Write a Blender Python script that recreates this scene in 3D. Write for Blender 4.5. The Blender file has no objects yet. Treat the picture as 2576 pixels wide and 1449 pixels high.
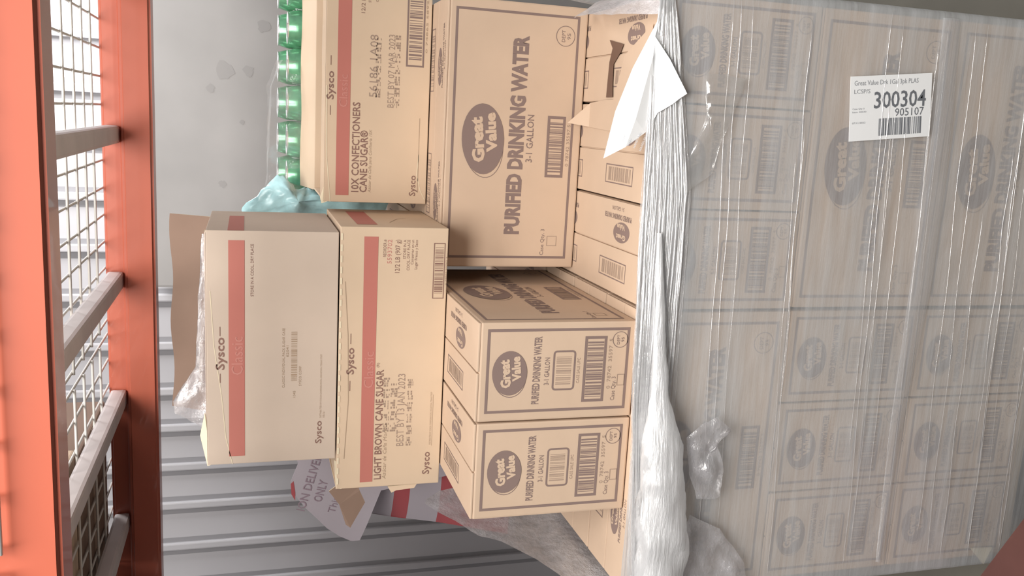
import bpy, bmesh, math, random
from mathutils import Vector, Matrix, noise
sc = bpy.context.scene
C = sc.collection
G = 0.937            # height above the floor of the top of the wrapped layers (z = 0 in the tables below)

# ------------------------------------------------------------------ camera, world, lights, exposure
cam = bpy.data.cameras.new('camera'); cam_ob = bpy.data.objects.new('camera', cam); C.objects.link(cam_ob)
cam.sensor_fit = 'HORIZONTAL'; cam.sensor_width = 36; cam.lens = 36 * 2243.4 / 2576
cam.clip_start = 0.05
def look(yaw, pitch, roll):
    cy, sy, cp, sp = math.cos(yaw), math.sin(yaw), math.cos(pitch), math.sin(pitch)
    f = Vector((-sy*cp, cy*cp, -sp)); r = Vector((cy, sy, 0)); u = r.cross(f)
    cr, sr = math.cos(roll), math.sin(roll)
    return f, cr*r + sr*u, -sr*r + cr*u
F_, R_, U_ = look(0.192, 0.2886, -0.0008)
X_, Y_, Z_ = -U_, R_, -F_                      # the phone was held sideways: the picture's right is down
m = Matrix(((X_.x, Y_.x, Z_.x), (X_.y, Y_.y, Z_.y), (X_.z, Y_.z, Z_.z))).to_4x4()
m.translation = Vector((-0.2037, -1.2685, 0.6047 + G))
cam_ob.matrix_world = m
sc.camera = cam_ob

w = bpy.data.worlds.new('world'); sc.world = w; w.use_nodes = True
w.node_tree.nodes['Background'].inputs[0].default_value = (0.93, 0.97, 1.0, 1)
w.node_tree.nodes['Background'].inputs[1].default_value = 0.33

def area(name, loc, target, size, power, col=(1, 1, 1)):
    l = bpy.data.lights.new(name, 'AREA'); l.shape = 'RECTANGLE'; l.size, l.size_y = size; l.energy = power; l.color = col
    o = bpy.data.objects.new(name, l); C.objects.link(o); o.location = loc
    o.rotation_euler = (Vector(target) - Vector(loc)).to_track_quat('-Z', 'Y').to_euler()
    return o
area('added_key_light', (-0.30, -1.35, 2.1 + G), (-0.5, 0.2, 0.35 + G), (1.7, 1.5), 92, (1, 0.965, 0.92))  # added key light over the camera, placed so the load darkens downwards
area('added_wall_light', (0.7, 1.75, 1.75 + G), (0.0, 2.5, 1.1 + G), (0.8, 0.5), 46, (1, 1, 1))  # added lamp that brightens the right part of the back wall
sc.view_settings.view_transform = 'Standard'; sc.view_settings.look = 'None'
sc.view_settings.gamma = 1; sc.view_settings.use_curve_mapping = False
sc.view_settings.exposure = 0.38

# ------------------------------------------------------------------ materials
MATS = {}
def mat(name, col, rough=0.7, noise_amt=0.0, nscale=20, metal=0, coat=0, bump=0.0, bscale=60, stretch=(1, 1, 1), spec=0.5, trans=0):
    if name in MATS: return MATS[name]
    m = bpy.data.materials.new(name); m.use_nodes = True; nt = m.node_tree; b = nt.nodes['Principled BSDF']
    b.inputs['Base Color'].default_value = (*col, 1); b.inputs['Roughness'].default_value = rough
    b.inputs['Metallic'].default_value = metal; b.inputs['Coat Weight'].default_value = coat
    b.inputs['Specular IOR Level'].default_value = spec
    tc = nt.nodes.new('ShaderNodeTexCoord'); mp = nt.nodes.new('ShaderNodeMapping'); mp.inputs['Scale'].default_value = stretch
    nt.links.new(tc.outputs['Object'], mp.inputs[0])
    if noise_amt:
        n = nt.nodes.new('ShaderNodeTexNoise'); n.inputs['Scale'].default_value = nscale; n.inputs['Detail'].default_value = 4
        nt.links.new(mp.outputs[0], n.inputs['Vector'])
        r = nt.nodes.new('ShaderNodeMapRange'); r.inputs[1].default_value = 0.3; r.inputs[2].default_value = 0.7
        nt.links.new(n.outputs[0], r.inputs[0])
        mx = nt.nodes.new('ShaderNodeMix'); mx.data_type = 'RGBA'
        mx.inputs[6].default_value = (*[c*(1-noise_amt) for c in col], 1); mx.inputs[7].default_value = (*[min(1, c*(1+noise_amt)) for c in col], 1)
        nt.links.new(r.outputs[0], mx.inputs[0]); nt.links.new(mx.outputs[2], b.inputs['Base Color'])
    if bump:
        n2 = nt.nodes.new('ShaderNodeTexNoise'); n2.inputs['Scale'].default_value = bscale; n2.inputs['Detail'].default_value = 3
        nt.links.new(mp.outputs[0], n2.inputs['Vector'])
        bp = nt.nodes.new('ShaderNodeBump'); bp.inputs['Strength'].default_value = bump; bp.inputs['Distance'].default_value = 0.004
        nt.links.new(n2.outputs[0], bp.inputs['Height']); nt.links.new(bp.outputs[0], b.inputs['Normal'])
    MATS[name] = m; return m

def film_mat(name, col, lo, hi, rough=0.22, scale=(6, 6, 140), nscale=1.0, bump=0.5, bdist=0.003, gloss=0.25):
    m = bpy.data.materials.new(name); m.use_nodes = True; nt = m.node_tree; nd = nt.nodes
    for n in list(nd): nd.remove(n)
    out = nd.new('ShaderNodeOutputMaterial'); tc = nd.new('ShaderNodeTexCoord'); mp = nd.new('ShaderNodeMapping')
    mp.inputs['Scale'].default_value = scale; mp.inputs['Rotation'].default_value = (0, math.radians(-2.5), 0)
    n = nd.new('ShaderNodeTexNoise'); n.inputs['Scale'].default_value = nscale; n.inputs['Detail'].default_value = 6; n.inputs['Roughness'].default_value = 0.65
    nt.links.new(tc.outputs['Object'], mp.inputs[0]); nt.links.new(mp.outputs[0], n.inputs['Vector'])
    r = nd.new('ShaderNodeMapRange'); r.inputs[1].default_value = 0.34; r.inputs[2].default_value = 0.72; r.inputs[3].default_value = lo; r.inputs[4].default_value = hi
    nt.links.new(n.outputs[0], r.inputs[0])
    n2 = nd.new('ShaderNodeTexNoise'); n2.inputs['Scale'].default_value = 5; mp2 = nd.new('ShaderNodeMapping'); mp2.inputs['Scale'].default_value = (.5, .5, 1.6); mp2.inputs['Rotation'].default_value = (0, .25, 0)
    nt.links.new(tc.outputs['Object'], mp2.inputs[0]); nt.links.new(mp2.outputs[0], n2.inputs['Vector'])
    ma = nd.new('ShaderNodeMath'); ma.operation = 'MULTIPLY_ADD'; ma.inputs[1].default_value = .5; nt.links.new(n2.outputs[0], ma.inputs[0]); nt.links.new(r.outputs[0], ma.inputs[2])
    mb_ = nd.new('ShaderNodeMath'); mb_.operation = 'SUBTRACT'; mb_.inputs[1].default_value = .25; mb_.use_clamp = True; nt.links.new(ma.outputs[0], mb_.inputs[0])
    bp = nd.new('ShaderNodeBump'); bp.inputs['Strength'].default_value = bump; bp.inputs['Distance'].default_value = bdist
    nt.links.new(n.outputs[0], bp.inputs['Height'])
    d = nd.new('ShaderNodeBsdfDiffuse'); d.inputs[0].default_value = (*col, 1)
    t = nd.new('ShaderNodeBsdfTranslucent'); t.inputs[0].default_value = (*col, 1)
    g = nd.new('ShaderNodeBsdfGlossy'); g.inputs[0].default_value = (1, 1, 1, 1); g.inputs['Roughness'].default_value = rough
    for x in (d, t, g): nt.links.new(bp.outputs[0], x.inputs['Normal'])
    m1 = nd.new('ShaderNodeMixShader'); m1.inputs[0].default_value = 0.35; nt.links.new(d.outputs[0], m1.inputs[1]); nt.links.new(t.outputs[0], m1.inputs[2])
    m2 = nd.new('ShaderNodeMixShader'); m2.inputs[0].default_value = gloss; nt.links.new(m1.outputs[0], m2.inputs[1]); nt.links.new(g.outputs[0], m2.inputs[2])
    tr = nd.new('ShaderNodeBsdfTransparent')
    m3 = nd.new('ShaderNodeMixShader'); nt.links.new(mb_.outputs[0], m3.inputs[0]); nt.links.new(tr.outputs[0], m3.inputs[1]); nt.links.new(m2.outputs[0], m3.inputs[2])
    nt.links.new(m3.outputs[0], out.inputs[0]); MATS[name] = m; return m

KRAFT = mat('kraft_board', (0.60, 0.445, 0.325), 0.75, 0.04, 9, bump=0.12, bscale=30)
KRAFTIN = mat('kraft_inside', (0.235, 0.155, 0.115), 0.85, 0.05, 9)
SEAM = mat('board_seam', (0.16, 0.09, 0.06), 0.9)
INK = mat('grey_ink', (0.235, 0.165, 0.145), 0.7)
INKP = mat('pale_ink', (0.36, 0.26, 0.20), 0.7)
SUGAR = mat('sugar_board', (0.66, 0.505, 0.36), 0.75, 0.04, 7, bump=0.15, bscale=18)
SUGARL = mat('sugar_board_pale', (0.60, 0.49, 0.40), 0.75, 0.04, 7, bump=0.15, bscale=18)
EDGE = mat('torn_board_edge', (0.78, 0.68, 0.50), 0.85)
RED = mat('red_band_print', (0.50, 0.175, 0.14), 0.7)
REDL = mat('pale_red_print', (0.56, 0.24, 0.20), 0.7)
BROWNINK = mat('brown_ink', (0.25, 0.14, 0.11), 0.7)
FAINT = mat('faint_ink', (0.40, 0.29, 0.20), 0.7)
PAPER = mat('white_paper', (0.90, 0.91, 0.92), 0.6)
PRINT = mat('paper_print', (0.30, 0.31, 0.33), 0.7)
ORANGE = mat('orange_beam_paint', (0.46, 0.115, 0.068), 0.34, 0.04, 3, coat=0.3)
ZINC = mat('galvanised_channel', (0.60, 0.54, 0.53), 0.5, 0.08, 12)
WIRE = mat('galvanised_wire', (0.72, 0.70, 0.66), 0.35, metal=0.3)
FLOORM = mat('concrete_floor', (0.16, 0.15, 0.125), 0.75, 0.2, 2.5)
WALLM = mat('ribbed_wall_paint', (0.50, 0.49, 0.51), 0.55, 0.04, 2)
RIBSHADE = mat('painted_rib_shade', (0.29, 0.285, 0.30), 0.7)  # shade beside the wall ribs, painted as flat darker strips
CAB = mat('grey_cabinet_panel', (0.385, 0.375, 0.37), 0.5, 0.09, 3.5)
SMUDGE = mat('cabinet_smudge', (0.352, 0.342, 0.338), 0.6)
WOOD = mat('pallet_wood', (0.35, 0.26, 0.17), 0.85, 0.2, 14)
GREEN = mat('green_can_body', (0.17, 0.45, 0.26), 0.24, 0.3, 24, metal=0.35, coat=0.6)
RIM = mat('bright_can_rim', (0.85, 0.87, 0.86), 0.2, metal=0.8)
CANWHITE = mat('can_white_print', (0.80, 0.86, 0.84), 0.4)
TEAL = mat('teal_plastic', (0.44, 0.70, 0.74), 0.25, 0.3, 22)
REDBIN = mat('dark_red_plastic', (0.12, 0.05, 0.042), 0.35, 0.15, 8)
STACKM = mat('stacked_board_edges', (0.24, 0.165, 0.12), 0.9, 0.3, 60, stretch=(1, 1, 0.05))
FILM = film_mat('stretch_film', (0.76, 0.80, 0.84), 0.46, 0.74, gloss=.18, scale=(5, 5, 75), bump=.35)
FILMD = film_mat('gathered_film', (0.96, 0.97, 0.99), 0.68, 0.97, rough=0.16, scale=(14, 14, 150), bump=0.8, bdist=0.004, gloss=0.3)
FILMC = film_mat('crinkled_film', (0.80, 0.79, 0.82), 0.22, 0.62, rough=0.12, scale=(26, 26, 40), bump=1.0, bdist=0.006, gloss=0.35)
FILMS = film_mat('standing_film', (0.97, 0.96, 1.0), 0.60, 0.95, rough=0.10, scale=(30, 30, 45), bump=1.0, bdist=0.007, gloss=0.3)
FILMT = film_mat('clear_film', (0.8, 0.8, 0.8), 0.12, 0.35, rough=0.12, scale=(20, 20, 20), bump=0.8, gloss=0.5)
STRAND = film_mat('film_strand', (0.95, 0.95, 0.96), 0.55, 0.8, rough=0.12, scale=(30, 30, 30), bump=0.3, gloss=0.5)

# ------------------------------------------------------------------ mesh helpers
class MB:
    def __init__(s): s.v = []; s.f = []; s.mi = []; s.mats = []; s.smooth = []
    def m(s, mt):
        if mt not in s.mats: s.mats.append(mt)
        return s.mats.index(mt)
    def poly(s, pts, mt, smooth=False):
        i = len(s.v); s.v += [Vector(p) for p in pts]; s.f.append(tuple(range(i, i+len(pts)))); s.mi.append(s.m(mt)); s.smooth.append(smooth)
    def mesh(s, vs, fs, mt, smooth=False):
        i = len(s.v); s.v += [Vector(p) for p in vs]; k = s.m(mt)
        for f in fs: s.f.append(tuple(i+a for a in f)); s.mi.append(k); s.smooth.append(smooth)
    def box(s, a, b, mt, bev=0.0, inner=None):
        bm = bmesh.new(); bmesh.ops.create_cube(bm, size=1)
        for v in bm.verts: v.co = Vector([(a[i]+b[i])/2 + v.co[i]*(b[i]-a[i]) for i in range(3)])
        if bev: bmesh.ops.bevel(bm, geom=bm.edges[:], offset=bev, segments=2, affect='EDGES', profile=0.6)
        s.addbm(bm, mt)
    def addbm(s, bm, mt, smooth=False, M=None):
        bm.verts.index_update()
        s.mesh([(M @ v.co if M else v.co.copy()) for v in bm.verts], [[v.index for v in f.verts] for f in bm.faces], mt, smooth); bm.free()
    def slab(s, pts, nrm, t, mt, edge=None):
        n = Vector(nrm).normalized() * t; A = [Vector(p) for p in pts]; B = [p - n for p in A]; k = len(A)
        s.poly(A, mt); s.poly(B[::-1], mt)
        for i in range(k): s.poly([A[i], B[i], B[(i+1) % k], A[(i+1) % k]], edge or mt)
    def tube(s, pts, r, mt, n=6, closed=False):
        P = [Vector(p) for p in pts]; rings = []; R = r if isinstance(r, (list, tuple)) else [r]*len(P)
        up = Vector((0.13, 0.21, 1)).normalized()
        for i, p in enumerate(P):
            t = (P[min(i+1, len(P)-1)] - P[max(i-1, 0)]).normalized()
            a = t.cross(up)
            if a.length < 1e-3: a = t.cross(Vector((1, 0, 0)))
            a.normalize(); b = t.cross(a)
            rings.append([p + (a*math.cos(2*math.pi*k/n) + b*math.sin(2*math.pi*k/n))*R[i] for k in range(n)])
        vs = [q for rg in rings for q in rg]; fs = []
        for i in range(len(P)-1):
            for k in range(n): fs.append((i*n+k, i*n+(k+1) % n, (i+1)*n+(k+1) % n, (i+1)*n+k))
        fs.append(tuple(range(n))[::-1]); fs.append(tuple((len(P)-1)*n+k for k in range(n)))
        s.mesh(vs, fs, mt, True)
    def lathe(s, c, prof, mt, n=24):
        c = Vector(c); vs = []; fs = []
        for (r, z) in prof:
            for k in range(n): vs.append(c + Vector((r*math.cos(2*math.pi*k/n), r*math.sin(2*math.pi*k/n), z)))
        for i in range(len(prof)-1):
            for k in range(n): fs.append((i*n+k, i*n+(k+1) % n, (i+1)*n+(k+1) % n, (i+1)*n+k))
        s.mesh(vs, fs, mt, True)
    def build(s, name, parent=None, origin=None, loc=None, rz=0):
        """verts are in world coordinates (z measured from the top of the wrapped layers) unless origin='local'"""
        if origin == 'local': o = Vector((0, 0, 0)); L = Vector(loc or (0, 0, 0))
        else:
            xs = [v.x for v in s.v]; ys = [v.y for v in s.v]; zs = [v.z for v in s.v]
            o = Vector(origin) if origin else Vector(((min(xs)+max(xs))/2, (min(ys)+max(ys))/2, min(zs)))
            L = o + Vector((0, 0, G))
            if parent: L = L - parent.location
        me = bpy.data.meshes.new(name); me.from_pydata([v - o for v in s.v], [], s.f)
        for mt in s.mats: me.materials.append(mt)
        me.polygons.foreach_set('material_index', s.mi); me.polygons.foreach_set('use_smooth', s.smooth); me.update()
        ob = bpy.data.objects.new(name, me); C.objects.link(ob); ob.parent = parent; ob.location = L; ob.rotation_euler = (0, 0, rz)
        return ob
def tag(o, label=None, cat=None, group=None, kind=None):
    if label: o['label'] = label
    if cat: o['category'] = cat
    if group: o['group'] = group
    if kind: o['kind'] = kind
    return o
def thing(name, loc, label, cat, group=None, rz=0):
    o = bpy.data.objects.new(name, None); C.objects.link(o); o.empty_display_size = 0.05
    o.location = Vector(loc) + Vector((0, 0, G)); o.rotation_euler = (0, 0, rz)
    return tag(o, label, cat, group)
def struct(o): o['kind'] = 'structure'; return o

# ------------------------------------------------------------------ printing: flat marks a fraction of a millimetre proud of a face
_tx = {}
def glyphs(s, bold, shear):
    k = (s, bold, shear)
    if k in _tx: return _tx[k]
    cu = bpy.data.curves.new('t', 'FONT'); cu.body = s; cu.size = 1; cu.resolution_u = 2; cu.offset = bold; cu.shear = shear; cu.fill_mode = 'FRONT'
    ob = bpy.data.objects.new('t', cu); C.objects.link(ob); bpy.context.view_layer.update()
    me = bpy.data.meshes.new_from_object(ob.evaluated_get(bpy.context.evaluated_depsgraph_get()))
    vs = [(v.co.x, v.co.y) for v in me.vertices]; fs = [tuple(p.vertices) for p in me.polygons]
    x0 = min(v[0] for v in vs); x1 = max(v[0] for v in vs)
    r = ([(x, y) for x, y in vs], fs, x0, x1)
    bpy.data.objects.remove(ob); bpy.data.curves.remove(cu); bpy.data.meshes.remove(me); _tx[k] = r; return r
class Face:
    """a rectangle to print on: o = top-left corner, u = full width vector, d = full downward vector, n = outward normal"""
    def __init__(s, mb, o, u, d, n): s.mb = mb; s.o = Vector(o); s.u = Vector(u); s.d = Vector(d); s.n = Vector(n).normalized(); s.W = s.u.length; s.H = s.d.length
    def p(s, a, b, l=1): return s.o + s.u*a + s.d*b + s.n*(0.00035*l)
    def rect(s, a0, b0, a1, b1, mt, l=1): s.mb.poly([s.p(a0, b1, l), s.p(a1, b1, l), s.p(a1, b0, l), s.p(a0, b0, l)], mt)
    def poly(s, pts, mt, l=1): s.mb.poly([s.p(a, b, l) for a, b in pts], mt)
    def frame(s, a0, b0, a1, b1, t, mt, l=1):
        ta, tb = t/s.W, t/s.H
        s.rect(a0, b0, a1, b0+tb, mt, l); s.rect(a0, b1-tb, a1, b1, mt, l); s.rect(a0, b0+tb, a0+ta, b1-tb, mt, l); s.rect(a1-ta, b0+tb, a1, b1-tb, mt, l)
    def ell(s, a, b, ra, rb, mt, l=1, rot=0, ring=0, n=36):
        # ra, rb in metres
        pts = []; c, sn = math.cos(rot), math.sin(rot)
        def q(k, f):
            x, y = (ra-f)*math.cos(k), (rb-f)*math.sin(k); return s.p(a + (x*c - y*sn)/s.W, b + (x*sn + y*c)/s.H, l)
        A = [q(-2*math.pi*i/n, 0) for i in range(n)]
        if not ring: s.mb.poly(A, mt)
        else:
            B = [q(-2*math.pi*i/n, ring) for i in range(n)]
            for i in range(n): s.mb.poly([A[i], A[(i+1) % n], B[(i+1) % n], B[i]], mt)
    def rring(s, a0, b0, a1, b1, rad, t, mt, l=1):
        A = []; B = []
        for (cx, cy, q) in ((1, 0, 3), (1, 1, 0), (0, 1, 1), (0, 0, 2)):
            for k in range(5):
                th = (q*90 + k*22.5) * math.pi/180
                for L_, rr in ((A, rad), (B, rad-t)):
                    X = (a1*s.W-rad if cx else a0*s.W+rad) + rr*math.cos(th); Y = (b1*s.H-rad if cy else b0*s.H+rad) + rr*math.sin(th)
                    L_.append(s.p(X/s.W, Y/s.H, l))
        n = len(A)
        for i in range(n): s.mb.poly([A[(i+1) % n], A[i], B[i], B[(i+1) % n]], mt)
    def text(s, t, a, b, w, h, mt, l=1, bold=0.0, rot=0, shear=0, align='c'):
        """w, h (cap height) in metres; a, b the centre (or left end) in face fractions; w None = natural"""
        vs, fs, x0, x1 = glyphs(t, bold, shear); cap = 0.69; sy = h/cap; sx = (w/(x1-x0)) if w else sy*0.92
        c, sn = math.cos(rot), math.sin(rot); W = (x1-x0)*sx; V = []
        for x, y in vs:
            X = (x-x0)*sx - (W/2 if align == 'c' else (W if align == 'r' else 0)); Y = -(y - cap/2)*sy
            V.append(s.p(a + (X*c - Y*sn)/s.W, b + (X*sn + Y*c)/s.H, l))
        s.mb.mesh(V, fs, mt)
    def barcode(s, a0, b0, a1, b1, mt, l=1, n=34, seed=1, horiz=True):
        rnd = random.Random(seed); tot = 0; ws = []
        for i in range(n*2): x = rnd.choice((1, 1, 2, 3)); ws.append(x); tot += x
        x = 0
        for i, q in enumerate(ws):
            if i % 2 == 0:
                if horiz: s.rect(a0+(a1-a0)*x/tot, b0, a0+(a1-a0)*(x+q)/tot, b1, mt, l)
                else: s.rect(a0, b0+(b1-b0)*x/tot, a1, b0+(b1-b0)*(x+q)/tot, mt, l)
            x += q
    def dots(s, a, b, w, h, mt, seed=3, l=1):
        # smudged dot-matrix characters
        rnd = random.Random(seed); cols = int(w/0.0042); rows = 7
        for i in range(cols):
            if i % 5 == 4: continue
            for j in range(rows):
                if rnd.random() < 0.55:
                    x = a + (i*w/cols)/s.W; y = b + (j*h/rows)/s.H
                    s.rect(x, y, x + 0.0036/s.W, y + (h/rows*0.7)/s.H, mt, l)
def logo(F, a, b, ra, rb, ink, back):
    F.ell(a-0.03*ra/F.W*3, b+0.0, ra*1.02, rb*0.97, ink, 1, rot=-0.16, ring=0.0012)
    F.ell(a, b, ra, rb, ink, 2, rot=-0.06)
    F.text('Great', a-0.02*ra/F.W, b-0.26*rb/F.H, ra*1.28, rb*0.52, back, 3, bold=0.05, rot=-0.10)
    F.text('Value', a+0.20*ra/F.W, b+0.36*rb/F.H, ra*1.12, rb*0.46, back, 3, bold=0.05, rot=-0.10)

# ------------------------------------------------------------------ setting
b = MB(); b.box((-3.3, -4, -G-0.1), (3, 2.6, -G), FLOORM); struct(b.build('floor'))
b = MB(); b.box((-3.3, -4, 2.75), (3, 2.6, 2.85), WALLM); struct(b.build('ceiling'))  # out of view, added to block sky light from above
b = MB(); b.box((-3.3, -4.1, -G), (3, -4, 2.75), WALLM); struct(b.build('wall_front'))  # unseen behind the camera, added to cut ambient light on the load
b = MB(); b.box((-3.4, -4, -G), (-3.3, 2.6, 2.75), WALLM); struct(b.build('wall_left'))  # out of view, added to keep ambient light off the left side
WY = 2.4; ks = (WY+1.2685)/(4+1.2685)
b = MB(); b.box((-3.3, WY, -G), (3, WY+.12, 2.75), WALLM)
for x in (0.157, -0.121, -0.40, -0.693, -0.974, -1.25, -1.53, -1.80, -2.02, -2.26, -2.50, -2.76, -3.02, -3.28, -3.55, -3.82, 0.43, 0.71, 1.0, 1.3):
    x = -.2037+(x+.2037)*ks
    b.poly([(x-0.061, WY-.0005, -G), (x-0.035, WY-.0005, -G), (x-0.035, WY-.0005, 2.74), (x-0.061, WY-.0005, 2.74)], RIBSHADE)
    b.poly([(x-0.004, WY-.0005, -G), (x+0.015, WY-.0005, -G), (x+0.015, WY-.0005, 2.74), (x-0.004, WY-.0005, 2.74)], RIBSHADE)
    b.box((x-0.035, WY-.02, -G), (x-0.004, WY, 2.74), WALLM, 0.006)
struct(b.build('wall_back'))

# grey panelled cabinet behind the pallet
cab = thing('storage_cabinet', (0.0, 1.75, -G), 'tall smooth grey metal cabinet with faint smudges standing behind the stacked cartons', 'cabinet')
b = MB(); b.box((-0.788, 1.75, -G), (1.2, 2.36, 0.985), CAB, 0.008)
for (x, z, r) in ((-0.095, 0.675, .030), (-0.150, 0.715, .013), (-0.09, 0.60, .018), (0.05, 0.555, .02), (-0.25, 0.62, .008), (-.45, .68, .012)):
    n = 14; rnd = random.Random(int(x*1000)); b.poly([(x+r*(0.7+0.5*rnd.random())*math.cos(2*math.pi*i/n), 1.7495, z+r*(0.7+0.5*rnd.random())*math.sin(2*math.pi*i/n)) for i in range(n)], SMUDGE)
b.build('cabinet_body', cab)
b = MB(); b.box((0.40, 1.743, -G+0.05), (0.405, 1.75, 0.96), SMUDGE); b.build('door_gap', cab)

# ------------------------------------------------------------------ pallet rack
def beam(name, y0, y1, label, z0=0.80, ledge_side=0):
    t = thing(name, (-0.6, (y0+y1)/2, z0), label, 'rack beam')
    b = MB()
    if ledge_side > 0:      # step on the far side
        prof = [(y0, z0), (y1, z0), (y1, z0+0.062), (y1-0.03, z0+0.062), (y1-0.03, z0+0.105), (y0, z0+0.105)]
    else:
        prof = [(y0, z0), (y1, z0), (y1, z0+0.105), (y0+0.03, z0+0.105), (y0+0.03, z0+0.062), (y0, z0+0.062)]
    bm = bmesh.new(); X0, X1 = -2.4, 1.1
    A = [bm.verts.new((X0, y, z)) for y, z in prof]; B = [bm.verts.new((X1, y, z)) for y, z in prof]
    bm.faces.new(A[::-1]); bm.faces.new(B)
    for i in range(6): bm.faces.new((A[i], A[(i+1) % 6], B[(i+1) % 6], B[i]))
    bmesh.ops.recalc_face_normals(bm, faces=bm.faces[:])
    bmesh.ops.bevel(bm, geom=[e for e in bm.edges if abs(e.verts[0].co.x-e.verts[1].co.x) > 1], offset=0.006, segments=3, affect='EDGES')
    b.addbm(bm, ORANGE, True); o = b.build('beam_section', t)
    for p in o.data.polygons: p.use_smooth = False
    return t
fb = beam('rack_beam', -0.25, -0.187, 'bright orange steel rack beam nearest the viewer, running above the whole load', 0.803, 1)
rb = beam('rack_beam', 0.80, 0.863, 'far orange stepped rack beam behind the wire deck, its inner side facing us', 0.798, -1)

def deck(x0, x1, chans, label):
    t = thing('wire_deck', ((x0+x1)/2, 0.3, 0.905), label, 'wire deck', 'wire decks on the orange beams')
    zt = 0.908; b = MB(); yf, yr = -0.262, 0.872
    n = round((x1-x0-0.02)/0.0605); xs = [x0+0.01+i*(x1-x0-0.02)/n for i in range(n+1)]
    w_ = MB()
    for x in xs: w_.tube([(x, yf+0.002, zt-0.048), (x, yf+0.002, zt-0.004), (x, yf+0.006, zt), (x, yr-0.006, zt), (x, yr-0.002, zt-0.004), (x, yr-0.002, zt-0.048)], 0.0026, WIRE, 6)
    for y in [yf+0.10+i*0.0985 for i in range(10)]: w_.tube([(x0+0.008, y, zt-0.0045), (x1-0.008, y, zt-0.0045)], 0.0026, WIRE, 6)
    w_.tube([(x0+0.008, yf-0.002, zt-0.048), (x1-0.008, yf-0.002, zt-0.048)], 0.0026, WIRE, 6)
    w_.tube([(x0+0.008, yr+0.002, zt-0.048), (x1-0.008, yr+0.002, zt-0.048)], 0.0026, WIRE, 6)
    w_.build('wire_mesh', t)
    for x in chans:
        c = MB(); s_ = 0.019
        c.box((x-s_, -0.219, 0.866), (x+s_, 0.829, 0.899), ZINC, 0.007)
        c.build('support_channel', t)
    return t
deck(-0.70, 0.45, (-0.592, -0.275, 0.04, 0.36), 'galvanised wire mesh deck on the beams, above the right and middle of the load')
deck(-1.87, -0.712, (-0.862, -1.16, -1.46, -1.76), 'galvanised wire mesh deck at the left end, carrying brown cartons')

def plain_carton(name, a, b_, label, mt, cat='carton', stripes=False):
    t = thing(name, ((a[0]+b_[0])/2, (a[1]+b_[1])/2, a[2]), label, cat)
    b = MB(); b.box(a, b_, mt, 0.004); b.build('carton_body', t)
    c = MB(); xm = (a[1]+b_[1])/2; c.box((a[0]+0.002, xm-0.024, a[2]-0.0008), (b_[0]-0.002, xm+0.024, a[2]-0.0001), INKP); c.build('packing_tape', t)
    return t
plain_carton('brown_carton', (-1.20, 0.16, 0.9125), (-0.845, 0.46, 1.22), 'brown carton on the left wire deck, the nearer and right-hand one', KRAFT)
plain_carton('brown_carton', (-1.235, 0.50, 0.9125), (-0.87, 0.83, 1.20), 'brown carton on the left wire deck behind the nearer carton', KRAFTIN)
t = thing('cardboard_stack', (-1.56, 0.3, 0.9125), 'stack of flattened dark brown cardboard sheets standing at the far left of the deck', 'cardboard')
for i in range(16):
    b = MB(); x = -1.80+i*0.034; b.box((x, -0.12+0.01*(i % 3), 0.9125), (x+0.024, 0.80, 1.12+0.01*((i*7) % 4)), STACKM, 0.002); b.build('cardboard_sheet', t)

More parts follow.
